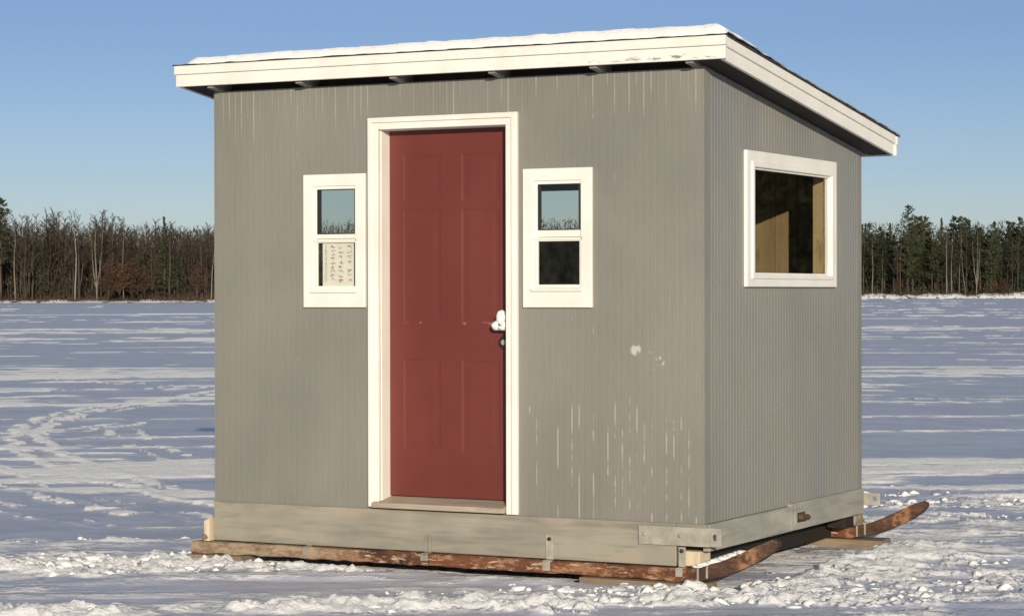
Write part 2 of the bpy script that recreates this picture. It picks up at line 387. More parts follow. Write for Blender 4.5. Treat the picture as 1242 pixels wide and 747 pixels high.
# ---- trim, windows
def rect_frame(mb, u0, u1, z0, z1, w, y0, y1, pl, wt=None, wb=None):
    wt = wt or w; wb = wb or w
    O = [(u0,z0),(u1,z0),(u1,z1),(u0,z1)]; I = [(u0+w,z0+wb),(u1-w,z0+wb),(u1-w,z1-wt),(u0+w,z1-wt)]
    vs = [pl(u, y, z) for y in (y0, y1) for ring in (O, I) for u, z in ring]; fs = []
    for k in range(4):
        n = (k+1) % 4
        fs += [(k, n, 4+n, 4+k), (8+k, 12+k, 12+n, 8+n), (k, 8+k, 8+n, n), (4+k, 4+n, 12+n, 12+k)]
    mb.add(vs, fs)
    return mb
FR = lambda u, y, z: (u, y, z)
def hung_window(u0, u1, z0, z1, upper, lower, note=None):
    c = MB(); rect_frame(c, u0, u1, z0, z1, .064, -.022, .0, FR, .066, .100)
    win = c.build('window', M['trim'], shack, .004)
    if note: win['label'] = note
    # inner frame stop, upper light set in a thin dark gasket
    f = MB(); rect_frame(f, u0+.061, u1-.043, z0+.097, z1-.063, .022, -.014, .004, FR, .020, .022); f.build('frame', M['trim'], win, .003)
    a, b, q0, q1 = upper
    g = MB(); rect_frame(g, a-.008, b+.008, q0-.008, q1+.008, .011, -.006, .034, FR); g.build('gasket', M['gasket'], win)
    MB().box(a-.003, b+.003, -.001, .002, q0-.003, q1+.003).build('pane', M['glass'], win)
    # meeting rail and lower sash stand forward
    mb = MB(); mb.box(u0+.075, u1-.060, -.012, .03, lower[3]+.022, q0-.003); mb.box(u0+.068, u1-.052, -.022, .02, lower[3]+.006, lower[3]+.020); mb.build('meeting_rail', M['sash'], win, .003)
    a, b, q0, q1 = lower
    mb = MB(); rect_frame(mb, a-.014, b+.014, q0-.020, q1+.006, .015, -.018, .0, FR, .006, .020); mb.build('sash', M['sash'], win, .003)
    MB().box(a-.005, b+.005, -.008, -.005, q0-.004, q1+.003).build('pane', M['glass'], win)
    mb = MB().box(u0+.052, u1-.052, -.034, .0, q0-.036, q0-.021); mb.build('sill', M['trim'], win, .003)
    return win
hung_window(.613, 1.014, 1.100, 1.835, (.697, .940, 1.507, 1.752), (.702, .951, 1.217, 1.457), 'narrow left front window with a paper notice in its lower pane')
hung_window(1.989, 2.394, 1.101, 1.832, (2.071, 2.314, 1.510, 1.755), (2.076, 2.322, 1.222, 1.449), 'narrow right front window with a bare dark lower pane')
SI = lambda u, y, z: (W - y, u, z)
c = MB(); rect_frame(c, .520, 1.895, 1.208, 1.932, .066, -.022, .0, SI, .060, .046); win = c.build('window', M['trim'], shack, .005)
win['label'] = 'wide single pane window in the side wall'
f = MB(); rect_frame(f, .585, 1.830, 1.250, 1.876, .034, -.030, .012, SI, .032, .024); f.build('frame', M['trim'], win, .006)
f = MB(); rect_frame(f, .617, 1.798, 1.272, 1.846, .012, -.014, .012, SI); f.build('stop', M['sash'], win, .002)
MB().box(W+.002, W+.005, .62, 1.795, 1.276, 1.843).build('pane', M['glass'], win)
f = MB(); rect_frame(f, .600, 1.836, 1.250, 1.895, .022, .014, .095, SI); f.build('jamb_lining', M['stud'], win)
for (h, place) in ((WBACK, lambda u, y, z: (u, D - y, z)), (WLEFT, lambda u, y, z: (y, u, z))):
    c = MB(); rect_frame(c, h[0]-.05, h[1]+.05, h[2]-.05, h[3]+.05, .06, -.022, -.001, place); w = c.build('window', M['trim'], shack, .004)
    f = MB(); rect_frame(f, h[0]+.002, h[1]-.002, h[2]+.002, h[3]-.002, .03, .01, .05, place); f.build('frame', M['gasket'], w)
    f = MB(); f.add([place(u, .03, z) for u, z in ((h[0]+.02,h[2]+.02),(h[1]-.02,h[2]+.02),(h[1]-.02,h[3]-.02),(h[0]+.02,h[3]-.02))] + [place(u, .033, z) for u, z in ((h[0]+.02,h[2]+.02),(h[1]-.02,h[2]+.02),(h[1]-.02,h[3]-.02),(h[0]+.02,h[3]-.02))], [(3,2,1,0),(4,5,6,7),(0,1,5,4),(1,2,6,5),(2,3,7,6),(3,0,4,7)])
    f.build('pane', M['glass'], w)

# ---- door frame and door
fr = MB()
fr.box(1.032, 1.100, -.026, .0, .012, 2.135); fr.box(1.889, 1.956, -.026, .0, .004, 2.136); fr.box(1.100, 1.889, -.026, .0, 2.069, 2.1355)
df = fr.build('door_frame', M['trim'], shack, .004)
bm_ = MB(); bm_.box(1.040, 1.062, -.036, -.026, .014, 2.128); bm_.box(1.927, 1.949, -.036, -.026, .006, 2.129); bm_.box(1.062, 1.927, -.036, -.026, 2.106, 2.1285); bm_.build('moulding', M['trim'], df, .003)
jm = MB(); jm.box(1.088, 1.108, .0, .13, .03, 2.075); jm.box(1.882, 1.902, .0, .13, .03, 2.075); jm.box(1.108, 1.882, .0, .13, 2.066, 2.085); jm.build('jamb', M['trim'], df, .002)
th = MB(); th.hexa([(1.068,-.050,.010),(1.884,-.050,.010),(1.884,.10,.010),(1.068,.10,.010),(1.068,-.050,.038),(1.884,-.050,.038),(1.884,.10,.066),(1.068,.10,.066)])
th.build('threshold', M['threshold'], df, .004)

def panel_door(x0, x1, z0, z1, y, panels):
    mb = MB()
    xs = sorted({x0, x1} | {p[0] for p in panels} | {p[1] for p in panels}); zs = sorted({z0, z1} | {p[2] for p in panels} | {p[3] for p in panels})
    for a, b in zip(xs[:-1], xs[1:]):
        for c, d in zip(zs[:-1], zs[1:]):
            if any(p[0] <= (a+b)/2 <= p[1] and p[2] <= (c+d)/2 <= p[3] for p in panels): continue
            mb.add([(a,y,c),(b,y,c),(b,y,d),(a,y,d)], [(0,1,2,3)])
    for a, b, c, d in panels:
        rings = [(0, 0), (.010, .0028), (.026, .0028), (.050, .0006)]
        vs = []
        for ins, dp in rings: vs += [(a+ins,y+dp,c+ins),(b-ins,y+dp,c+ins),(b-ins,y+dp,d-ins),(a+ins,y+dp,d-ins)]
        fs = [(i*4+k, i*4+(k+1) % 4, (i+1)*4+(k+1) % 4, (i+1)*4+k) for i in range(3) for k in range(4)] + [(12,13,14,15)]
        mb.add(vs, fs)
    mb.add([(x0,y,z0),(x0,y,z1),(x0,y+.04,z1),(x0,y+.04,z0),(x1,y,z0),(x1,y,z1),(x1,y+.04,z1),(x1,y+.04,z0)], [(0,1,2,3),(4,7,6,5),(3,2,6,7),(1,5,6,2),(0,3,7,4)])
    me = new_mesh('door', mb.v, mb.f)
    return link('door', me, M['door'], shack)
YD = .085
pan = []
for a, b in ((1.195, 1.432), (1.560, 1.797)):
    pan += [(a, b, 1.672, 1.932), (a, b, 1.012, 1.635), (a, b, .318, .820)]
door = panel_door(1.110, 1.880, .070, 2.064, YD, pan)
# snow-crusted white knob over a black lock
kb = MB(); kb.lathe((1.828, YD, 1.010), (0,-1,0), [(0,.030),(.006,.032),(.012,.022),(.03,.014),(.045,.022),(.058,.029),(.072,.027),(.080,.012)], 18)
kn = kb.build('door_knob', M['dark_metal'], door, 0, True)
def lump(mb, c, r, seed, sub=2, amp=.25, flat=1.0):
    bm = bmesh.new(); bmesh.ops.create_icosphere(bm, subdivisions=sub, radius=1); rr = random.Random(seed)
    ph = [Vector((rr.uniform(-3,3), rr.uniform(-3,3), rr.uniform(-3,3))) for _ in range(4)]
    vs = []
    for v in bm.verts:
        d = 1 + amp*sum(math.sin(v.co.dot(p)*1.7 + i) for i, p in enumerate(ph))/2.2
        vs.append((c[0]+v.co.x*r*d, c[1]+v.co.y*r*d, c[2]+v.co.z*r*d*flat))
    mb.add(vs, [tuple(v.index for v in f.verts) for f in bm.faces]); bm.free()
sn = MB(); lump(sn, (1.838, YD-.05, 1.050), .036, 1); lump(sn, (1.812, YD-.06, 1.006), .029, 2); lump(sn, (1.848, YD-.055, 1.005), .028, 3); lump(sn, (1.830, YD-.062, 1.028), .030, 4)
s = sn.build('snow_crust', M['snow'], door, 0, True)
lk = MB(); lk.lathe((1.830, YD, .915), (0,-1,0), [(0,.036),(.008,.038),(.016,.034),(.018,.022),(.024,.020)], 22); lock = lk.build('deadbolt', M['dark_metal'], door, .001)
MB().lathe((1.830, YD-.024, .915), (0,-1,0), [(0,.015),(.004,.014)], 16).build('keyway', M['steel'], lock)

# ---- skirt planks under the siding
k = MB().box(.004, 2.868, -.018, .02, -.219, .000); k.build('skirt_board', M['skirt'], shack, .005)
k = MB().box(2.8695, W+.012, -.016, .02, -.112, .000); k.build('skirt_board', M['skirt'], shack, .004)
k = MB().box(W-.02, W+.020, .022, 1.160, -.140, -.002); k.build('skirt_board', M['skirt_side'], shack, .004)
k = MB().box(W-.022, W+.018, 1.164, D-.01, -.140, .010); k.build('skirt_board', M['skirt_side'], shack, .004)
k = MB().box(-.02, .02, .022, D-.02, -.20, .0); k.build('skirt_board', M['skirt_side'], shack, .004)
k = MB().box(.03, W-.03, D-.03, D+.016, -.215, .0); k.build('skirt_board', M['skirt'], shack, .004)
MB().box(2.87, 2.985, .015, .16, -.219, -.142).build('beam_end', M['pale_wood'], shack, .004)
MB().box(2.87, 2.985, D-.19, D-.04, -.219, -.142).build('beam_end', M['dark_wood'], shack, .004)
for x in (.03, .5, 1.1, 1.7, 2.3): MB().box(x, x+.05, .05, D-.06, -.27, -.042).build('joist_or_shade_board', M['dark_wood'], shack)
MB().box(2.80, 2.85, .05, D-.06, -.285, -.042).build('joist_or_shade_board', M['dark_wood'], shack)  # added dark board so the gap under the floor looks deeply shaded
# tow plates that stick out past the right corners
def tow_plate(y, x0, x1, z0, z1):
    bm = bmesh.new(); hx, hz, hr = x1-.034, (z0+z1)/2+.002, .014
    n = 16; vs = {}
    ring = [bm.verts.new((hx+hr*math.cos(2*math.pi*i/n), y, hz+hr*1.25*math.sin(2*math.pi*i/n))) for i in range(n)]
    sq = []
    for i in range(n):
        a = 2*math.pi*i/n; c, s = math.cos(a), math.sin(a); q = 1/max(abs(c), abs(s)); sq.append(bm.verts.new((hx+.034*c*q, y, hz+(z1-z0)/2*s*q)))
    for i in range(n): bm.faces.new((ring[i], ring[(i+1) % n], sq[(i+1) % n], sq[i]))
    a, b, c, d = [bm.verts.new(p) for p in ((x0,y,z0),(hx-.034,y,z0),(hx-.034,y,z1),(x0,y,z1))]
    bm.faces.new((a, b, c, d)); bmesh.ops.remove_doubles(bm, verts=bm.verts, dist=.0005)
    ex = bmesh.ops.extrude_face_region(bm, geom=bm.faces[:]); bmesh.ops.translate(bm, vec=(0,.012,0), verts=[e for e in ex['geom'] if isinstance(e, bmesh.types.BMVert)])
    bmesh.ops.recalc_face_normals(bm, faces=bm.faces); me = bpy.data.meshes.new('tow_plate'); bm.to_mesh(me); bm.free()
    return link('tow_plate', me, M['steel'], shack, .002)
tp = tow_plate(-.032, 2.664, 3.124, -.112, -.016)
for x in (2.70, 2.90): MB().lathe((x, -.032, -.06), (0,-1,0), [(0,.011),(.006,.011),(.010,.006)], 8).build('bolt', M['steel'], tp)
tow_plate(D+.018, 2.75, 3.128, -.095, -.022)
# straps that hold the front runner
for x, w, z1, z0, mt in ((.650, .016, -.205, -.272, 'skirt'), (1.397, .010, -.125, -.262, 'skirt'), (1.421, .010, -.125, -.262, 'skirt'), (2.147, .022, -.092, -.275, 'steel'), (2.905, .019, -.118, -.265, 'steel')):
    s = MB(); s.box(x-w, x+w, -.026, -.0185, -.2195, z1); s.box(x-w, x+w, -.0665, -.0605, z0, -.2285); s.box(x-w, x+w, -.0605, -.0185, -.2285, -.2215)
    st = s.build('strap', M[mt], shack, .001)
    if w > .018: MB().lathe((x, -.026, z1-.020), (0,-1,0), [(0,.011),(.007,.010),(.009,.004)], 10).build('bolt', M['dark_metal'], st)
# corner cleat standing on the runner, left of the skirt
c = MB(); c.hexa([(-.040,-.05,-.224),(-.006,-.05,-.224),(-.006,.03,-.224),(-.040,.03,-.224),(-.044,-.05,-.110),(-.010,-.05,-.096),(-.010,.03,-.096),(-.044,.03,-.110)]); c.build('corner_cleat', M['pale_wood'], shack, .003)
MB().tube([(-.052,-.052,-.206),(-.030,-.056,-.195),(-.018,-.054,-.210)], .012, 8).build('spike', M['skid'], shack)
# rusty tow hook in the notch of the side skirt
h = MB(); h.tube([(W+.010, 1.262, -.070), (W+.045, 1.275, -.068), (W+.066, 1.30, -.070), (W+.060, 1.332, -.072)], [.020,.020,.017,.011], 10); h.build('tow_hook', M['skid'], shack)
MB().box(W+.0205, W+.026, 1.205, 1.375, -.112, .012).build('hook_plate', M['skirt_side'], shack, .002)
MB().box(W+.0265, W+.029, 1.240, 1.352, -.098, -.044).build('notch_shade', M['dark_metal'], shack)  # flat dark plate standing in for the shade inside the notch

# ---- runners
def skid(yc, tipx, half=.052):
    top = [(-.125,-.228),(-.08,-.226),(.3,-.224),(1.6,-.221),(2.75,-.2225),(2.98,-.2215),(3.08,-.196),(3.18,-.158),(3.26,-.118),(3.335,-.082),(3.40,-.058),(tipx,-.066)]
    bot = [(-.125,-.287),(-.08,-.291),(.3,-.290),(1.6,-.288),(2.75,-.289),(2.98,-.287),(3.08,-.272),(3.18,-.242),(3.26,-.206),(3.335,-.166),(3.40,-.122),(tipx,-.088)]
    xs = []
    mb = MB(); rr = random.Random(int(yc*10)+3); pt = []; pb = []
    def dens(pl):
        out = []
        for (a, b) in zip(pl[:-1], pl[1:]):
            n = max(1, int((b[0]-a[0])/.05))
            for i in range(n): t = i/n; out.append((a[0]+(b[0]-a[0])*t, a[1]+(b[1]-a[1])*t))
        return out + [pl[-1]]
    T, B = dens(top), dens(bot)
    n = len(T); o = 0
    for i in range(n):
        e = .004; hw = half*(1 if i < n-6 else 1-.5*(i-(n-6))/6)
        j = lambda: rr.uniform(-e, e)
        zt_, zb_ = T[i][1] + (j() if T[i][0] > 3 else -abs(j())), B[i][1]+j(); x = (T[i][0]+B[i][0])/2; c = min(.005, (zt_-zb_)*.3)
        mb.v += [(x,yc-hw+j(),zb_+c),(x,yc-hw+c,zb_),(x,yc+hw-c,zb_),(x,yc+hw,zb_+c),(x,yc+hw,zt_-c),(x,yc+hw-c,zt_),(x,yc-hw+c,zt_),(x,yc-hw+j(),zt_-c)]
        if i:
            for k in range(8): a, b = (i-1)*8+k, (i-1)*8+(k+1) % 8; mb.f.append((a, b, b+8, a+8))
    mb.f.append(tuple(range(8))[::-1]); mb.f.append(tuple(range((n-1)*8, n*8)))
    return mb.build('skid', M['skid'], shack)
s1 = skid(-.008, 3.43)
s2 = skid(D+.0, 3.43)
for s_, yc in ((s1, -.008), (s2, D)):
    for x in (3.005, 3.055):
        z = -.222 + max(0, (x-2.98)*.26); MB().box(x, x+.010, yc-.0585, yc-.0525, z-.062, z+.003).build('strap', M['steel'], s_)
# wood packer along the top of the back runner
MB().box(2.80, 3.005, D+.02, D+.07, -.220, -.145).build('beam_end', M['block_wood'], shack, .003)
# crusted snow on the upturned front runner
sn = MB()
for i in range(16):
    t = i/15; x = 2.99+.24*t; z = -.222 + (0 if x < 2.98 else (x-2.98)*.36)
    lump(sn, (x, .0+.012*math.sin(i*2), z+.002), .040, 40+i, 2, .16, .28)
sn.build('snow_crust', M['snow'], s1, 0, True)

# ================================================================== loose things round the shack
def block(name, x0, x1, y0, y1, z0, z1, label):
    mb = MB(); cx_, cy_ = (x0+x1)/2, (y0+y1)/2
    mb.box(x0-cx_, x1-cx_, y0-cy_, y1-cy_, 0, z1-z0); o = mb.build(name, M['block_wood'], None, .006); o.location = (cx_, cy_, z0); o.rotation_euler.z = R(random.uniform(-3, 3))
    return tag(o, label, 'wood block', 'wood blocks propping up the runners')
block('wood_block', -.118, .245, -.12, .09, G-.03, -.2935, 'brown wood block under the left end of the front runner')
block('wood_block', 2.36, 3.06, -.12, .08, G-.02, -.2925, 'long flat plank under the front runner below the steel tow plate')
block('wood_block', 2.66, 3.17, D-.09, D+.10, G-.02, -.2925, 'flat tan board under the back runner where it curves up')

# paper notice inside the left window, handwriting turned on its side
pm = MB().box(.728, .930, .0, .0012, 1.219, 1.456); 
paper = pm.build('paper_notice', M['paper'], None)
tag(paper, 'handwritten paper notice turned sideways behind the lower pane of the left window', 'notice')
ik = MB(); rr = random.Random(5)
for x, w, dens_, thick in ((.750, .012, 20, .0016), (.796, .034, 9, .0030), (.848, .036, 8, .0032), (.902, .034, 8, .0030)):
    z = 1.235 + rr.uniform(0, .012); step = .205/dens_
    while z < 1.440:
        if rr.random() < .96:
            for s_ in range(rr.choice((4, 5))):     # a letter: two or three pen strokes
                a = (x + rr.uniform(-w/2, w/2), z + rr.uniform(0, step*.75)); b = (x + rr.uniform(-w/2, w/2), z + rr.uniform(0, step*.75))
                dx, dz = b[0]-a[0], b[1]-a[1]; L = math.hypot(dx, dz) or 1; nx, nz = -dz/L*thick/2, dx/L*thick/2
                ik.add([(a[0]-nx,-.0006,a[1]-nz),(b[0]-nx,-.0006,b[1]-nz),(b[0]+nx,-.0006,b[1]+nz),(a[0]+nx,-.0006,a[1]+nz)], [(0,1,2,3)])
        z += step
o = ik.build('handwriting', M['ink'], paper)

# snow lying on the roof
nx, ny = 300, 120
def smooth_noise2(x, y, seed):
    def h(ix, iy): return np.modf(np.abs(np.sin(ix*127.1 + iy*311.7 + seed*74.7)*43758.5453))[0]
    ix, iy = np.floor(x), np.floor(y); fx, fy = x-ix, y-iy; fx = fx*fx*(3-2*fx); fy = fy*fy*(3-2*fy)
    return (h(ix,iy)*(1-fx)+h(ix+1,iy)*fx)*(1-fy) + (h(ix,iy+1)*(1-fx)+h(ix+1,iy+1)*fx)*fy
def fbm2(x, y, seed, octv=4, gain=.5):
    a, s, t = 1.0, 0, 0
    for i in range(octv): s = s + a*smooth_noise2(x*2**i, y*2**i, seed+i*3); t += a; a *= gain
    return s/t
xs = np.linspace(-OA-.01, W+OA+.02, nx); ys = np.linspace(-OB-.016, D+OC, ny); X, Y = np.meshgrid(xs, ys)
left = np.clip((X+.088)/.07, 0, 1); frontf = np.clip((Y+OB+.016)/.022, 0, 1); rightf = np.clip((W+OA+.008-X)/.05, 0, 1)
thick = (.030 + .030*fbm2(X*3, Y*3, 2) + .012*(X/W)) * np.sqrt(left)*np.sqrt(frontf)
thick *= .25 + .75*np.sqrt(rightf)
fade = np.clip(1 - (Y+OB-.25)/.9, .25, 1); thick *= np.where(X > W-.5, np.maximum(fade, .42), np.clip(1-(Y-.5)/2.2, .35, 1))
thick += .010*(fbm2(X*14, Y*14, 5)-.5) - .006
Z = ZT - SL*(Y+OB) + .006 + np.maximum(thick, -.014)
v = np.stack([X, Y, Z], -1).reshape(-1, 3)
idx = np.arange(nx*ny).reshape(ny, nx); q = np.stack([idx[:-1,:-1], idx[:-1,1:], idx[1:,1:], idx[1:,:-1]], -1).reshape(-1, 4)
me = new_mesh('roof_snow', v.tolist(), q.tolist()); o = link('roof_snow', me, M['snow'], None, 0, True)
tag(o, 'thin uneven layer of white snow lying on the shack roof', 'snow', None, 'stuff')

# ================================================================== camera
cp, sp = math.cos(PITCH), math.sin(PITCH)
Fv = Vector((-math.sin(YAW)*cp, math.cos(YAW)*cp, sp)); Rv = Vector((math.cos(YAW), math.sin(YAW), 0)); Uv = Rv.cross(Fv)
R2 = math.cos(ROLL)*Rv + math.sin(ROLL)*Uv; U2 = -math.sin(ROLL)*Rv + math.cos(ROLL)*Uv
cam = bpy.data.cameras.new('camera'); co = bpy.data.objects.new('camera', cam); COL.objects.link(co)
co.matrix_world = Matrix(((R2.x,U2.x,-Fv.x,CAM.x),(R2.y,U2.y,-Fv.y,CAM.y),(R2.z,U2.z,-Fv.z,CAM.z),(0,0,0,1)))
cam.sensor_width = 36; cam.lens = FPX/1242*36; cam.clip_start = .1; cam.clip_end = 20000
scene.camera = co

# ================================================================== the frozen lake
def bearing(u):      # horizontal bearing of a picture column, used to lay out the far shore
    a = YAW - math.atan((u-621)/FPX); return -math.sin(a), math.cos(a)
ang_f = np.arange(-17.5, 17.5, .032)
ang_l = np.arange(-180, -17.5, 2.5); ang_r = np.arange(17.5, 180, 2.5)
ang = np.radians(np.concatenate([ang_l, ang_f, ang_r]))
inv = np.linspace(1/6.5, 1/460, 720); dist = np.concatenate([[.6, 1.5, 2.5, 3.5, 4.5, 5.5], 1/inv, [520, 620, 800, 1200, 2500, 6000]])
DD, AA = np.meshgrid(dist, ang, indexing='ij')
th_ = YAW - AA
GX = CAM.x - np.sin(th_)*DD; GY = CAM.y + np.cos(th_)*DD
def ss(x, a, b): t = np.clip((x-a)/(b-a), 0, 1); return t*t*(3-2*t)
# wind lies roughly across the view: stretch drifts along that direction
wa = YAW + .10
SU = GX*math.cos(wa) + GY*math.sin(wa); SV = -GX*math.sin(wa) + GY*math.cos(wa)
def seg_dist(px, py, pts):
    d = np.full(px.shape, 1e9)
    for (ax, ay), (bx, by) in zip(pts[:-1], pts[1:]):
        vx, vy = bx-ax, by-ay; t = np.clip(((px-ax)*vx+(py-ay)*vy)/(vx*vx+vy*vy), 0, 1); d = np.minimum(d, np.hypot(px-ax-t*vx, py-ay-t*vy))
    return d
f1 = fbm2(SU/6, SV/.9, 11, 5, .62); f2 = fbm2(SU/45, SV/5, 23, 6, .66); f3 = fbm2(SU/2.2, SV/.5, 29, 4, .6)
far_bands = fbm2(SU/120, SV/16, 31, 3, .5); wf = ss(DD, 18, 70)
drift = (1-wf)*(.42*f1 + .30*f2 + .28*f3) + wf*(.62*f2 + .38*f1)
cover = ss(drift + .30*(far_bands-.5) - .012*(1-wf), .532, .590)*(.30+.70*ss(f3, .42, .58))
# snowmobile tracks curving round on the left, and straighter runs further out
track1 = [(-13.04,18.6),(-12.15,15.69),(-11.42,13.46),(-10.47,11.46),(-9.14,9.45),(-7.94,7.94),(-6.44,6.35),(-4.80,4.89),(-3.49,3.84),(-2.43,3.13),(0,1.9)]
track1 = [(-15.5,25.5)] + track1
track2 = [(-12.6,22.5),(-14.5,19.5),(-16.5,16.5),(-19.5,13.5)]
track3 = [(-11.0,6.5),(-9.6,7.9),(-8.6,9.6),(-8.9,11.0)]
tn = fbm2(GX*2.2, GY*2.2, 41, 4, .6)
def track_lines(pts, half, n, amt):
    d = seg_dist(GX, GY, pts) + (tn-.5)*.22
    line = np.abs(np.mod(d/half*n + .5, 1.0) - .5)*2
    return amt*ss(d + (tn-.5)*.7, half, half*.6)*(.45 + .55*ss(line + (tn-.5)*.8, .35, .75))
up_track = [p for p in track1 if p[1] > 9]; low_track = [p for p in track1 if p[1] < 9.6]
off_ = lambda pts, dx, dy: [(x+dx, y+dy) for x, y in pts]
tr = track_lines(up_track, .34, 1, .95)
tr = np.maximum(tr, track_lines(off_(up_track, .55, -.75), .13, .5, .8))
tr = np.maximum(tr, track_lines(low_track, .34, 1, .95)); tr = np.maximum(tr, track_lines(off_(low_track, -.75, -.45), .20, .5, .8)); tr = np.maximum(tr, track_lines(off_(low_track, .8, .7), .15, .5, .8))
tr = np.maximum(tr, track_lines(off_(low_track, -1.7, -.8), .14, .5, .6))
tr = np.maximum(tr, track_lines(track2, .26, 1, .85)); tr = np.maximum(tr, track_lines(track3, .3, 1, .8))
tr = np.maximum(tr, track_lines([(-20,22.5),(-15.5,20.2),(-11,19.6),(-6,20.4),(0,22)], .22, .5, .8))
for k, (off, wd, sl_) in enumerate(((24, .35, .02), (29.5, .5, -.03), (33, .5, .01), (41, .7, .02), (47, .6, .03), (53, .8, -.02), (66, 1.2, -.01), (83, 3.0, .012), (90, 1.2, .0), (120, 3, .0), (160, 4, .0), (14.6, .22, -.05), (11.6, .2, .04), (9.2, .2, -.02))):
    d = np.abs(SV - off - sl_*SU - 1.2*(fbm2(SU/22, SU*0+k, 61+k, 2)-.5))
    tr = np.maximum(tr, (.9 if off > 20 else .7)*ss(fbm2(SU/(off*.12) + k*7.3, SV*.35, 131+k, 3, .6), .38, .58)*ss(d + (tn-.5)*wd*1.6, wd, wd*.3))
# clear smoother ice to the left front of the shack
ice = ss(np.hypot((GX+3.2)/2.6, (GY-1.9)/1.3), 1.25, .55)
cover = np.clip(np.maximum(cover*(1-ice*.9), tr), 0, 1)
# churned, trampled snow in front of and beside the shack
camu = (GX-CAM.x)*math.cos(YAW) + (GY-CAM.y)*math.sin(YAW); camd = -(GX-CAM.x)*math.sin(YAW) + (GY-CAM.y)*math.cos(YAW)
near = ss(camd, 14.6, 13.7) 
right_ch = ss(camd, 19, 16.2)*ss(camu, .9, 1.9)
def churn_field(x, y):
    su = x*math.cos(wa) + y*math.sin(wa); sv = -x*math.sin(wa) + y*math.cos(wa)
    cd_ = -(x-CAM.x)*math.sin(YAW) + (y-CAM.y)*math.cos(YAW)
    ruts = .045*np.cos(2*math.pi*(cd_ - 13.2 + 1.1*(fbm2(su/2.5, su*0+4, 75, 3)-.5))/1.55)
    return .5*fbm2(su/3.5, sv*1.7, 71, 3, .55) + .5*fbm2(x*1.9, y*2.6, 73, 4, .6) + ruts
churn_n = churn_field(GX, GY)
churn = np.maximum(near, right_ch)*ss(churn_n, .455, .60)*(1 - .45*ss(camu, 1.2, 2.2))
dl = np.hypot((GX-4.2)/1.3, (GY-.2)/.9); churn = np.clip(churn, 0, 1)
cl = fbm2(GX*7, GY*7, 81, 4, .62); cl2 = fbm2(GX*19, GY*19, 91, 3, .6)
rid = 1-np.abs(2*fbm2(GX*4.5+cl*.6, GY*4.5, 95, 3, .6)-1)
disp = cover*.022 + .05*(fbm2(GX/6, GY/6, 101, 2)-.5) + .012*(fbm2(SU*1.6, SV*4.5, 103, 3)-.5)*ss(DD, 60, 25)
disp += churn*(.026*ss(cl, .42, .72) + .017*ss(cl2, .42, .72)*ss(cl, .36, .6) + .005*ss(fbm2(GX*34, GY*34, 99, 2), .5, .7) + .010*(fbm2(GX*40, GY*40, 97, 2)-.5)*ss(DD, 19, 13) + .012*(rid-.6))
disp += tr*.035*(tn-.3)*ss(DD, 70, 30) 
disp += .035*np.exp(-((GX-3.42)/.30)**2 - ((GY-.95)/.75)**2) + .03*np.exp(-((GX-3.5)/.4)**2 - ((GY-2.0)/.4)**2)
# level under the shack, scuffed drift against the runners
flat = ss(np.maximum(np.abs(GX-1.45)/1.75, np.abs(GY-1.19)/1.25), 1.10, .98)
disp = disp*(1-flat*.85) - .012*flat
GZ = G + disp
nearz = np.maximum(ss(camd, 15.2, 13.6), right_ch)
cov = np.clip(np.maximum(np.maximum(cover*(1-.6*nearz*(1-churn)), nearz*(.30*ss(fbm2(SU*1.1, SV*5, 111, 4, .6), .42, .62) + .22)), churn*(.30 + ss(cl + .35*(cl2-.5), .44, .60))), 0, 1)
nr, na = GX.shape
verts = np.stack([GX, GY, GZ], -1).reshape(-1, 3)
verts = np.concatenate([verts, [[CAM.x, CAM.y, G]]])
idx = np.arange(nr*na).reshape(nr, na); i2 = np.roll(idx, -1, 1)
q = np.stack([idx[:-1], idx[1:], i2[1:], i2[:-1]], -1).reshape(-1, 4)[:, ::-1]
tri = np.stack([np.full(na, nr*na), idx[0], i2[0]], -1)[:, ::-1]
me = bpy.data.meshes.new('frozen_lake')
nv, nq, ntri = len(verts), len(q), len(tri)
me.vertices.add(nv); me.vertices.foreach_set('co', verts.astype(np.float32).ravel())
me.loops.add(nq*4+ntri*3); me.loops.foreach_set('vertex_index', np.concatenate([q.ravel(), tri.ravel()]).astype(np.int32))
me.polygons.add(nq+ntri)
me.polygons.foreach_set('loop_start', np.concatenate([np.arange(nq)*4, nq*4+np.arange(ntri)*3]).astype(np.int32))
at = me.attributes.new('snow', 'FLOAT', 'POINT'); at.data.foreach_set('value', np.concatenate([cov.ravel(), [.5]]).astype(np.float32))
me.update(calc_edges=True); me.validate()
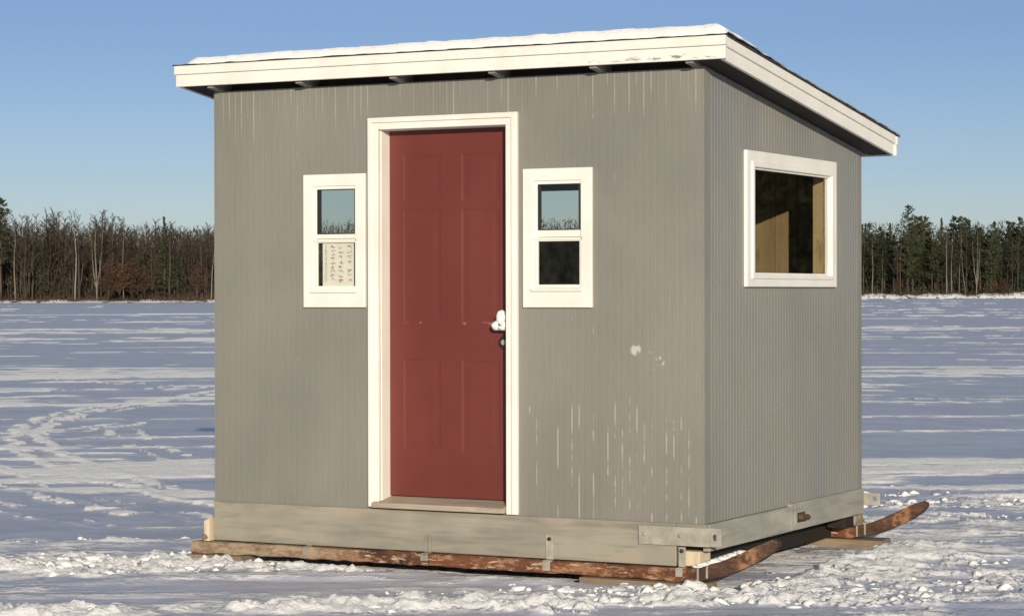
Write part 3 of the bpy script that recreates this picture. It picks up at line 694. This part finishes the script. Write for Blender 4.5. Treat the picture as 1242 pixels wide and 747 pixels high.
def lake_material():
    m = Mat('wind-packed snow and grey ice', .6, .3)
    a = m.attr('snow').outputs['Fac']; n = m.noise(1.7, m.coord((1,1,1)), 6, .62); f = m.noise(14, None, 5, .65)
    g3 = m.noise(.8, m.coord((.3,1,1), None, (0,0,-.58)), 5, .7); g2 = m.math('ADD', m.noise(2.6, m.coord((1,1,1)), 4, .7), m.math('MULTIPLY', m.math('SUBTRACT', g3, .5), .9)); s = m.math('ADD', a, m.math('ADD', m.math('MULTIPLY', m.math('SUBTRACT', f, .5), .6), m.math('MULTIPLY', m.math('SUBTRACT', g2, .5), .9))); s = m.ramp(s, .25, .72)
    icec = m.mix(m.ramp(n, .35, .65), (.56,.56,.645), (.655,.655,.73))
    snowc = m.mix(m.ramp(f, .3, .7), (.80,.795,.785), (.885,.87,.845))
    m.set(m.b.inputs['Diffuse Roughness'], m.ramp(s, .1, 1, .0, .30))
    m.color(m.mix(s, icec, snowc)).rough(m.ramp(s, 0, 1, .5, .8))
    hb = m.math('ADD', m.math('MULTIPLY', m.noise(34, None, 6, .7), .5), m.math('MULTIPLY', m.noise(5, None, 5, .65), 1.6))
    m.bump(m.math('MULTIPLY', hb, m.ramp(s, 0, 1, .25, 1.0)), .8, .035)
    return m.m
lake = link('frozen_lake', me, lake_material(), None, 0, True); tag(lake, kind='structure')

# loose chunks of kicked-up snow
rng = np.random.default_rng(4)
def churn_at(x, y):
    cu = (x-CAM.x)*math.cos(YAW) + (y-CAM.y)*math.sin(YAW); cd = -(x-CAM.x)*math.sin(YAW) + (y-CAM.y)*math.cos(YAW)
    nr_ = ss(cd, 14.5, 13.6); rc = ss(cd, 18.3, 16.2)*ss(cu, .9, 1.9)
    return np.maximum(nr_, rc)*ss(churn_field(x, y), .46, .58)*(.15+.85*ss(fbm2(x*.9+5, y*1.3, 77, 2), .4, .62))
protos = []
for k in range(10):
    mbk = MB(); lump(mbk, (0,0,0), 1, 200+k, 1, .45, .62); protos.append((np.array(mbk.v), np.array(mbk.f)))
cv, cf = [], []; o_ = 0; cnt = 0
while cnt < 5200:
    cd = rng.uniform(8.2, 19.5); cu = rng.uniform(-.26, .26)*cd
    x = CAM.x + cu*math.cos(YAW) - cd*math.sin(YAW); y = CAM.y + cu*math.sin(YAW) + cd*math.cos(YAW)
    if -.15 < x < 3.2 and -.13 < y < D+.15: continue
    if rng.random() > float(churn_at(np.array([x]), np.array([y]))[0]): continue
    r = min(.036, .0052*math.exp(abs(rng.normal(0, .85)))); a = rng.uniform(0, 6.28); pv, pf = protos[rng.integers(10)]
    t = pv*np.array([r*rng.uniform(.8,1.5), r, r]); t = np.stack([t[:,0]*math.cos(a)-t[:,1]*math.sin(a), t[:,0]*math.sin(a)+t[:,1]*math.cos(a), t[:,2]], -1)
    cv.append(t + np.array([x, y, G + .012 + r*.25])); cf.append(pf + o_); o_ += len(pv); cnt += 1
me = new_mesh('snow_chunks', np.concatenate(cv).tolist(), np.concatenate(cf).tolist()); o = link('snow_chunks', me, M['snow'], None, 0, True)
tag(o, 'loose chunks of kicked-up snow scattered on the lake round the shack', 'snow', None, 'stuff')

# ================================================================== far shore
def shore_d(u): return float(np.interp(u, [262, 1045], [415, 600]))
def shore_pt(u, back): bx, by = bearing(u); d = shore_d(u) + back; return CAM.x + bx*d, CAM.y + by*d, d
us = np.arange(-420, 1700, 3.0); backs = [0, 1.2, 2.6, 4.5, 8, 16, 40, 90, 140]
bh = lambda u: float(np.interp(u, [0, 262, 1045, 1242], [.55, .55, 1.25, 1.25]))
sv = []
for u in us:
    n1 = float(fbm2(np.array([u/23.]), np.array([3.3]), 7, 4, .6)[0]); n2 = float(fbm2(np.array([u/7.]), np.array([9.1]), 9, 3, .6)[0])
    H = bh(u)*(.25 + 1.3*n1)
    for k, b in enumerate(backs):
        x, y, d = shore_pt(u, b + 2.5*(n1-.5))
        z = G - .05 + [0, .55, .95, 1.0, .95, 1.1, 1.4, 1.5, -.5][k]*H*(.75+.5*n2)
        sv.append((x, y, z))
nb = len(backs); idx = np.arange(len(sv)).reshape(len(us), nb); q = np.stack([idx[:-1,:-1], idx[1:,:-1], idx[1:,1:], idx[:-1,1:]], -1).reshape(-1, 4)
def bank_material():
    m = Mat('snowy bank', .8, .2); n = m.noise(.55, None, 5, .65)
    m.color(m.mix(m.ramp(n, .54, .60), (.82,.81,.80), (.07,.05,.035))).bump(m.noise(1.5, None, 4), .6, .2); return m.m
me = new_mesh('shore_bank', sv, q.tolist()); o = link('shore_bank', me, bank_material(), None, 0, True); tag(o, kind='structure')

# ---- tree materials
def foliage(name, c1, c2, scale=.5):
    m = Mat(name, .8, .15); oi = m.n.new('ShaderNodeObjectInfo'); n = m.noise(scale, None, 3)
    f = m.math('ADD', m.math('MULTIPLY', n, .7), m.math('MULTIPLY', oi.outputs['Random'], .5))
    m.color(m.mix(m.ramp(f, .3, .85), c1, c2)); return m.m
M['bark'] = foliage('grey brown bark', (.045,.035,.026), (.088,.070,.053))
M['birch'] = foliage('birch bark', (.13,.115,.092), (.24,.215,.175), 1.5)
M['twig'] = foliage('bare twigs', (.034,.027,.020), (.072,.057,.041))
M['needle'] = foliage('pine needles', (.026,.036,.018), (.068,.076,.037))
M['oakleaf'] = foliage('dead oak leaves', (.060,.037,.024), (.105,.062,.038))
M['pinebark'] = foliage('pine bark', (.055,.041,.031), (.10,.076,.056))

# ---- tree prototypes (unit: metres, modelled at full size with the foot at the origin)
def quad_strip(mb, p, q, w0, w1, rr):
    p, q = Vector(p), Vector(q); d = (q-p).normalized(); s = d.cross(Vector((rr.uniform(-1,1), rr.uniform(-1,1), rr.uniform(-.3,.3)))).normalized(); s2 = d.cross(s)
    mb.add([p-s*w0, p+s*w0*.5+s2*w0*.8, p+s*w0*.5-s2*w0*.8, q], [(0,1,3),(1,2,3),(2,0,3)])
def bare_tree(seed, H=16, forks=0, spread=.42, twigs=9, lean=0.0, leaves=0, first=.35):
    rr = random.Random(seed); tk, cr = MB(), MB()
    pts, rad = [], []; x = y = 0.0
    for i in range(9):
        t = i/8; pts.append((x, y, H*.96*t - (.6 if i == 0 else 0))); rad.append(.19*(H/16)*(1-t)**.8+.018); x += rr.uniform(-.16,.16)+lean*H/8; y += rr.uniform(-.16,.16)
    tk.tube(pts, rad, 7)
    stems = [(pts, rad)]
    for k in range(forks):
        t0 = rr.uniform(.04, .25); i0 = max(0, int(t0*8)); p0 = Vector(pts[i0]); a = rr.uniform(0, 6.28); fp, fr_ = [tuple(p0)], [rad[i0]*.75]
        L = H*(.9-t0)
        for i in range(1, 7): t = i/6; fp.append(tuple(p0 + Vector((math.cos(a)*(.12*L*t**.7), math.sin(a)*(.12*L*t**.7), L*t)) + Vector((rr.uniform(-.12,.12), rr.uniform(-.12,.12), 0)))); fr_.append(rad[i0]*.75*(1-t)+.016)
        tk.tube(fp, fr_, 6); stems.append((fp, fr_))
    for sp_, sr in stems:
        nb_ = 26 if sp_ is pts else 14
        for k in range(nb_):
            t = first + (1-first)*(k+rr.random()*.8)/nb_; f = t*(len(sp_)-1); i = min(int(f), len(sp_)-2); p = Vector(sp_[i]).lerp(Vector(sp_[i+1]), f-i)
            a = rr.uniform(0, 6.28); L = spread*H*.42*(1.15-t)**.7*rr.uniform(.6,1.15); el = rr.uniform(.45,1.1)
            d = Vector((math.cos(a)*math.cos(el), math.sin(a)*math.cos(el), math.sin(el)))
            m1 = p + d*L*.5; e1 = p + d*L + Vector((0,0,L*.18))
            cr.tube([p, m1, e1], [.045*(1.2-t)+.012, .028*(1.2-t)+.012, .008], 4, False)
            for j in range(twigs):
                s = rr.uniform(.2, 1.0); b = (p.lerp(m1, s*2) if s < .5 else m1.lerp(e1, s*2-1)); dd = (d + Vector((rr.uniform(-.9,.9), rr.uniform(-.9,.9), rr.uniform(-.25,.85)))).normalized(); l2 = L*rr.uniform(.22,.5)
                e2 = b + dd*l2; quad_strip(cr, b, e2, .020, .006, rr)
                for g in range(4):
                    s2 = rr.uniform(.3, 1); b2 = b.lerp(e2, s2); d3 = (dd + Vector((rr.uniform(-.9,.9), rr.uniform(-.9,.9), rr.uniform(-.3,.9)))).normalized(); e3 = b2 + d3*l2*rr.uniform(.3,.7)
                    quad_strip(cr, b2, e3, .015, .005, rr)
                    if leaves and rr.random() < leaves:
                        c = e3; r = rr.uniform(.10,.22); u_ = Vector((rr.uniform(-1,1), rr.uniform(-1,1), rr.uniform(-1,1))).normalized()*r; w_ = u_.orthogonal().normalized()*r
                        cr.add([c-u_, c+w_, c+u_, c-w_], [(0,1,2,3)])
    return tk, cr
def conifer(seed, H=18, base=.3, width=2.6, shape='pine', dens=1.0):
    rr = random.Random(seed); tk, cr = MB(), MB(); pts, rad = [], []; x = y = 0.0
    for i in range(8): t = i/7; pts.append((x, y, H*.97*t - (.6 if i == 0 else 0))); rad.append(.21*(H/18)*(1-t)+.02); x += rr.uniform(-.08,.08); y += rr.uniform(-.08,.08)
    tk.tube(pts, rad, 7)
    n = int(95*dens)
    for k in range(n):
        t = base + (1-base)*((k+rr.random())/n)**.9; f = min(t, .999)*7; i = min(int(f), 6); p = Vector(pts[i]).lerp(Vector(pts[i+1]), f-i)
        tt = (t-base)/(1-base)
        if shape == 'pine': w = width*(1-tt**2.8)**.7*(.45+.55*min(1, tt*3.0))*rr.uniform(.5,1.12)
        else: w = width*(1-tt)**.85*rr.uniform(.7,1.1)
        w = max(w, .25); a = rr.uniform(0, 6.28); el = rr.uniform(-.1,.45) if shape == 'pine' else rr.uniform(-.45,.0)
        if tt > .88: el += .6
        d = Vector((math.cos(a)*math.cos(el), math.sin(a)*math.cos(el), math.sin(el))); e = p + d*w
        cr.tube([p, e], [.03, .008], 3, False)
        m = int(9 + 22*w/width)
        for j in range(m):
            s = rr.uniform(.25,1.0) if shape == 'pine' else rr.uniform(.1,1.0); c = p.lerp(e, s) + Vector((rr.gauss(0,.16), rr.gauss(0,.16), rr.gauss(0,.13)))*(w/width+.35)
            L = rr.uniform(.20,.46); q = (d*.8 + Vector((rr.uniform(-1,1), rr.uniform(-1,1), rr.uniform(-.5,.8)))).normalized()*L; o2 = q.cross(Vector((rr.uniform(-1,1), rr.uniform(-1,1), rr.uniform(-1,1)))).normalized()*L*.33
            cr.add([c-q*.5-o2, c-q*.5+o2, c+q*.5], [(0,1,2)])
    return tk, cr
def meshes(gen, tm, cm, names=('trunk','crown')):
    tk, cr = gen; out = []
    for nme, mb, mt in ((names[0], tk, tm), (names[1], cr, cm)):
        me = new_mesh(nme, mb.v, mb.f); me.materials.append(mt)
        for p in me.polygons: p.use_smooth = nme == names[0]
        out.append(me)
    return out
BARE = [(16, meshes(bare_tree(10+i, 16, forks=(0,1,2,0)[i], spread=(.42,.5,.4,.34)[i], twigs=15), M['bark'], M['twig'])) for i in range(4)]
BIRCH = [(16, meshes(bare_tree(30+i, 16, forks=(0,2)[i], spread=.30, twigs=7, first=.45), M['birch'], M['twig'])) for i in range(2)]
OAK = [(9, meshes(bare_tree(40+i, 9, forks=2, spread=.75, twigs=8, leaves=.55, first=.14), M['bark'], M['oakleaf'])) for i in range(2)]
PINE = [(18, meshes(conifer(50+i, 18, (.26,.34,.18)[i], (3.5,3.1,3.9)[i], 'pine', 1.35), M['pinebark'], M['needle'])) for i in range(3)]
SPRUCE = [(18, meshes(conifer(60+i, 18, .10, (2.8,3.3)[i], 'spruce', 1.5), M['pinebark'], M['needle'])) for i in range(2)]

def plant(name, protos, k, u, back, H, label, cat, group, wide=1.0, lean=0.0):
    H0, mm = protos[k % len(protos)]; x, y, d = shore_pt(u, back)
    r = empty(name, (x, y, G + bh(u)*.8), label, cat, group)
    s = H/H0; r.scale = (s*wide, s*wide, s); r.rotation_euler = (0, 0, random.uniform(0, 6.28))
    if lean: r.rotation_euler = (0, lean, YAW)
    for me in mm:
        c = bpy.data.objects.new(me.name.split('.')[0], me); COL.objects.link(c); c.parent = r
    return r
hor = lambda u: 357.6 - .0019*u
def h_for(u, ytop, back): return (hor(u)-ytop)/FPX*(shore_d(u)+back) + CAM.z - G - bh(u)*.8
rt = random.Random(12)
# left wood: bare hardwoods with a few conifers
sky_l = lambda u: float(np.interp(u, [-60,0,18,40,61,75,93,110,125,145,158,172,200,225,240,262,300], [248,247,258,262,247,262,255,264,253,258,276,270,263,275,272,268,266]))
GL, GR = 'trees of the wood on the left shore', 'trees of the wood on the right shore'
for i in range(125):
    u = -55 + 350*(i+rt.random())/125; row = rt.random(); back = 5 + 34*row; hi = rt.random() < .5
    H = h_for(u, sky_l(u) + (rt.uniform(0, 7) if hi else rt.uniform(8, 38)), back)
    if rt.random() < .14 and not hi: plant('spruce_tree', SPRUCE, i, u, back, H*.85, 'dark evergreen among bare trees in the left shore wood', 'tree', GL, 1.0)
    else: plant('bare_tree', BARE, i, u, back, H, 'bare brown hardwood in the left shore wood', 'tree', GL, rt.uniform(.95, 1.35))
plant('pine_tree', PINE, 1, 1, 6, h_for(1, 240, 6), 'tall dark pine at the left edge of the photo', 'tree', GL, 1.0)
plant('spruce_tree', SPRUCE, 0, 200, 8, h_for(200, 262, 8), 'dark evergreen topping the wood just left of the shack', 'tree', GL, 1.0)
plant('spruce_tree', SPRUCE, 1, 215, 7, h_for(215, 300, 7), 'short wide dark spruce behind the shore just left of the shack', 'tree', GL, 1.3)
plant('birch_tree', BIRCH, 1, 118, 3.5, h_for(118, 262, 3.5), 'pale birch with a forked trunk in the left shore wood', 'tree', GL, .9)
plant('birch_tree', BIRCH, 0, 18.5, 3, h_for(18, 268, 3), 'straight pale birch nearest the left edge of the photo', 'tree', GL, .8)
plant('birch_tree', BIRCH, 0, 150, 4, h_for(150, 262, 4), 'slim white birch beside brown leafy oaks on the left shore', 'tree', GL, .7)
plant('birch_tree', BIRCH, 0, 91, 4, h_for(91, 254, 4), 'tall pale birch left of the forked birch', 'tree', GL, .8)
plant('birch_tree', BIRCH, 0, 256, 2.5, h_for(256, 285, 2.5), 'leaning pale birch against the left edge of the shack', 'tree', GL, .7, .07)
for i, (u, yt, wd) in enumerate(((132,318,1.1),(146,322,1.3),(160,316,1.2),(176,325,1.2),(238,320,.9))):
    plant('leafy_oak', OAK, i, u, 1.5 + i % 3, h_for(u, yt, 2), 'low oak holding rust brown leaves on the left shore', 'tree', 'low brown oaks on the left shore', wd)
# right wood: pines and spruces over pale trunks
sky_r = lambda u: float(np.interp(u, [1000,1047,1058,1072,1083,1100,1108,1120,1132,1147,1156,1165,1178,1190,1203,1214,1227,1238,1300], [268,268,270,263,268,249,258,258,268,257,262,260,262,268,264,271,266,261,262]))
for i in range(105):
    u = 1005 + 290*(i+rt.random())/105; back = 6 + 34*rt.random(); hi = rt.random() < .42
    H = h_for(u, sky_r(u) + (rt.uniform(0, 5) if hi else rt.uniform(8, 34)), back)
    q_ = rt.random()
    if q_ < .62: plant('pine_tree', PINE, i, u, back, H, 'dark green pine in the right shore wood', 'tree', GR, rt.uniform(.85, 1.15))
    elif q_ < .74: plant('spruce_tree', SPRUCE, i, u, back, H, 'dark pointed spruce in the right shore wood', 'tree', GR, rt.uniform(.75,1.0))
    else: plant('bare_tree', BARE, i, u, max(5, back-14), H*.8, 'bare brown hardwood among pines on the right shore', 'tree', GR, .9)
plant('pine_tree', PINE, 2, 1100, 5.5, h_for(1100, 248.5, 5.5), 'tallest broad-topped pine of the right shore wood', 'tree', GR, 1.0)
plant('birch_tree', BIRCH, 0, 1058, 3, h_for(1058, 288, 3), 'slim white birch just right of the shack', 'tree', GR, .7)
for i, (u, ln) in enumerate(((1148,0),(1163,.05),(1154,.02))):
    plant('birch_tree', BIRCH, 0, u, 3.5+i*.3, h_for(u, 280, 3.5), 'slim grey birch in a loose clump midway along the right shore', 'tree', 'grey birches midway along the right shore', .6, ln)
plant('birch_tree', BIRCH, 0, 1171, 2.6, h_for(1171, 285, 2.6), 'left-leaning pale birch on the right shore', 'tree', GR, .6, -.09)
plant('birch_tree', BIRCH, 1, 1184, 3, h_for(1184, 278, 3), 'forked grey birch on the right shore', 'tree', GR, .8)
for i, (u, yt, wd) in enumerate(((1088,338,.9),(1206,342,1.5),(1218,340,1.4),(1196,346,1.2))):
    plant('leafy_oak', OAK, i, u, 1.8, h_for(u, yt, 2), ('small lone rust red oak bush on the right shore' if i == 0 else 'low oak holding rust brown leaves at the right end of the shore'), 'tree', None if i == 0 else 'low brown oaks at the right end of the shore', wd)

# the depth of the wood behind the single trees, one mass of stems, twigs and boughs
rw = np.random.default_rng(9); tv, col = [], []
N = 330000
u = rw.uniform(-400, 1680, N); back = rw.uniform(12, 75, N); 
top = np.where(u < 655, np.interp(u, [-400,262,300,655], [273,273,268,264]), np.interp(u, [655,1000,1045,1700], [264,266,269,269]))
top = top + 14*(fbm2(u/9., u*0+1.7, 17, 3, .6)-.35)
dS = np.interp(u, [262, 1045], [415, 600]) + back
Hm = (357.6-.0019*u-top)/FPX*dS + 1.2
hgt = Hm*(1-rw.random(N)**1.6*1.0); hgt = np.maximum(hgt, .3)
aa = YAW - np.arctan((u-621)/FPX); bx = CAM.x - np.sin(aa)*dS; by = CAM.y + np.cos(aa)*dS
c = np.stack([bx, by, G + .3 + hgt*rw.uniform(.02, 1, N)**.8], -1)
dirv = rw.normal(0, 1, (N, 3)); dirv[:, 2] = np.abs(dirv[:, 2])*2.2 + .5; dirv /= np.linalg.norm(dirv, axis=1, keepdims=True)
oth = np.cross(dirv, rw.normal(0, 1, (N, 3))); oth /= np.linalg.norm(oth, axis=1, keepdims=True)
L = rw.uniform(1.0, 3.2, N)[:, None]; wv = rw.uniform(.025, .085, N)[:, None]
ever = (rw.random(N) < np.interp(u, [300, 900], [.13, .68]))
L = np.where(ever[:, None], L*.4, L); wv = np.where(ever[:, None], wv*2.4, wv)
tri_v = np.stack([c - dirv*L/2 - oth*wv, c - dirv*L/2 + oth*wv, c + dirv*L/2], 1).reshape(-1, 3)
# the same wood carries on round the other shores of the lake (it shows in the window glass)
N2 = 170000; ph = np.radians(np.where(rw.random(N2) < .62, rw.uniform(8, 60, N2), rw.uniform(-6, 310, N2))); d2 = np.interp(np.degrees(ph), [-6, 12, 45, 75, 310], [600, 270, 250, 420, 415]) + rw.uniform(0, 25, N2)
pk = np.degrees(ph)*3.1; h2 = np.interp(np.degrees(ph), [-6, 12, 45, 75, 310], [18, 18, 18, 13, 13])*(.75+.45*fbm2(pk, pk*0+.5, 19, 3, .6))
c2 = np.stack([CAM.x + np.sin(ph)*d2, CAM.y + np.cos(ph)*d2, G + h2*rw.random(N2)], -1)
dv2 = rw.normal(0, 1, (N2, 3)); dv2[:, 2] = np.abs(dv2[:, 2])*1.6 + .4; dv2 /= np.linalg.norm(dv2, axis=1, keepdims=True)
o2 = np.cross(dv2, rw.normal(0, 1, (N2, 3))); o2 /= np.linalg.norm(o2, axis=1, keepdims=True)
L2 = rw.uniform(1, 3, N2)[:, None]; w2 = rw.uniform(.10, .30, N2)[:, None]
tri_v = np.concatenate([tri_v, np.stack([c2 - dv2*L2/2 - o2*w2, c2 - dv2*L2/2 + o2*w2, c2 + dv2*L2/2], 1).reshape(-1, 3)])
ever = np.concatenate([ever, rw.random(N2) < .6]); N = N + N2
me = new_mesh('distant_wood', tri_v.tolist(), np.arange(3*N).reshape(-1, 3).tolist())
me.materials.append(M['twig']); me.materials.append(M['needle'])
me.polygons.foreach_set('material_index', ever.astype(np.int32))
o = bpy.data.objects.new('distant_wood', me); COL.objects.link(o); tag(o, 'depth of the leafless and evergreen wood behind the shoreline trees', 'wood', None, 'stuff')

# dead reeds and brush along the bank, driftwood
mb = MB(); rb = random.Random(21)
for i in range(5200):
    u_ = rb.uniform(-60, 1300)
    x, y, d = shore_pt(u_, rb.uniform(1.0, 7)); h_ = rb.uniform(.3, 1.7)*(.4+1.2*float(smooth_noise2(np.array([u_/11.]), np.array([2.]), 3)[0])); z = G + bh(u_)*.5
    quad_strip(mb, (x, y, z), (x+rb.uniform(-.5,.5), y+rb.uniform(-.5,.5), z+h_), .05, .02, rb)
M['brush'] = foliage('dead brush', (.06,.040,.028), (.12,.075,.05), .2)
o = mb.build('shore_brush', M['brush']); tag(o, 'low dead brush along the snowy far shore', 'brush', None, 'stuff')

# ================================================================== light
sun = bpy.data.lights.new('sun', 'SUN'); sun.energy = 4.1; sun.angle = R(.53); sun.color = (1.0, .88, .705)
so = bpy.data.objects.new('sun', sun); COL.objects.link(so); so.rotation_euler = SUN.to_track_quat('Z', 'Y').to_euler()
w = bpy.data.worlds.new('World'); scene.world = w; w.use_nodes = True
nt = w.node_tree; bg = nt.nodes['Background']; sky = nt.nodes.new('ShaderNodeTexSky'); sky.sky_type = 'NISHITA'; sky.sun_disc = False
sky.sun_elevation = math.asin(SUN.z); sky.sun_rotation = math.atan2(SUN.x, SUN.y)
sky.air_density = 1.0; sky.dust_density = .3; sky.ozone_density = 2.5; sky.altitude = 300
tcw = nt.nodes.new('ShaderNodeTexCoord'); sx = nt.nodes.new('ShaderNodeSeparateXYZ'); nt.links.new(tcw.outputs['Generated'], sx.inputs[0])
mr = nt.nodes.new('ShaderNodeMapRange'); mr.inputs['From Min'].default_value = .0; mr.inputs['From Max'].default_value = .45; nt.links.new(sx.outputs[2], mr.inputs['Value'])
t0 = nt.nodes.new('ShaderNodeValToRGB'); nt.links.new(mr.outputs[0], t0.inputs['Fac']); e = t0.color_ramp.elements
e[0].position = 0; e[0].color = (.87,.955,1.36,1); e[1].position = .25; e[1].color = (.69,.72,1.01,1); n_ = e.new(.62); n_.color = (1.1,.98,.95,1); n_ = e.new(1.0); n_.color = (1.9,1.55,1.25,1)
t1 = nt.nodes.new('ShaderNodeMix'); t1.data_type = 'RGBA'; t1.blend_type = 'MULTIPLY'; t1.inputs['Factor'].default_value = 1
nt.links.new(sky.outputs[0], t1.inputs[6]); nt.links.new(t0.outputs[0], t1.inputs[7]); nt.links.new(t1.outputs[2], bg.inputs[0]); bg.inputs[1].default_value = .09
scene.view_settings.view_transform = 'Standard'; scene.view_settings.look = 'None'; scene.view_settings.exposure = 0; scene.view_settings.gamma = 1
scene.view_settings.use_curve_mapping = False
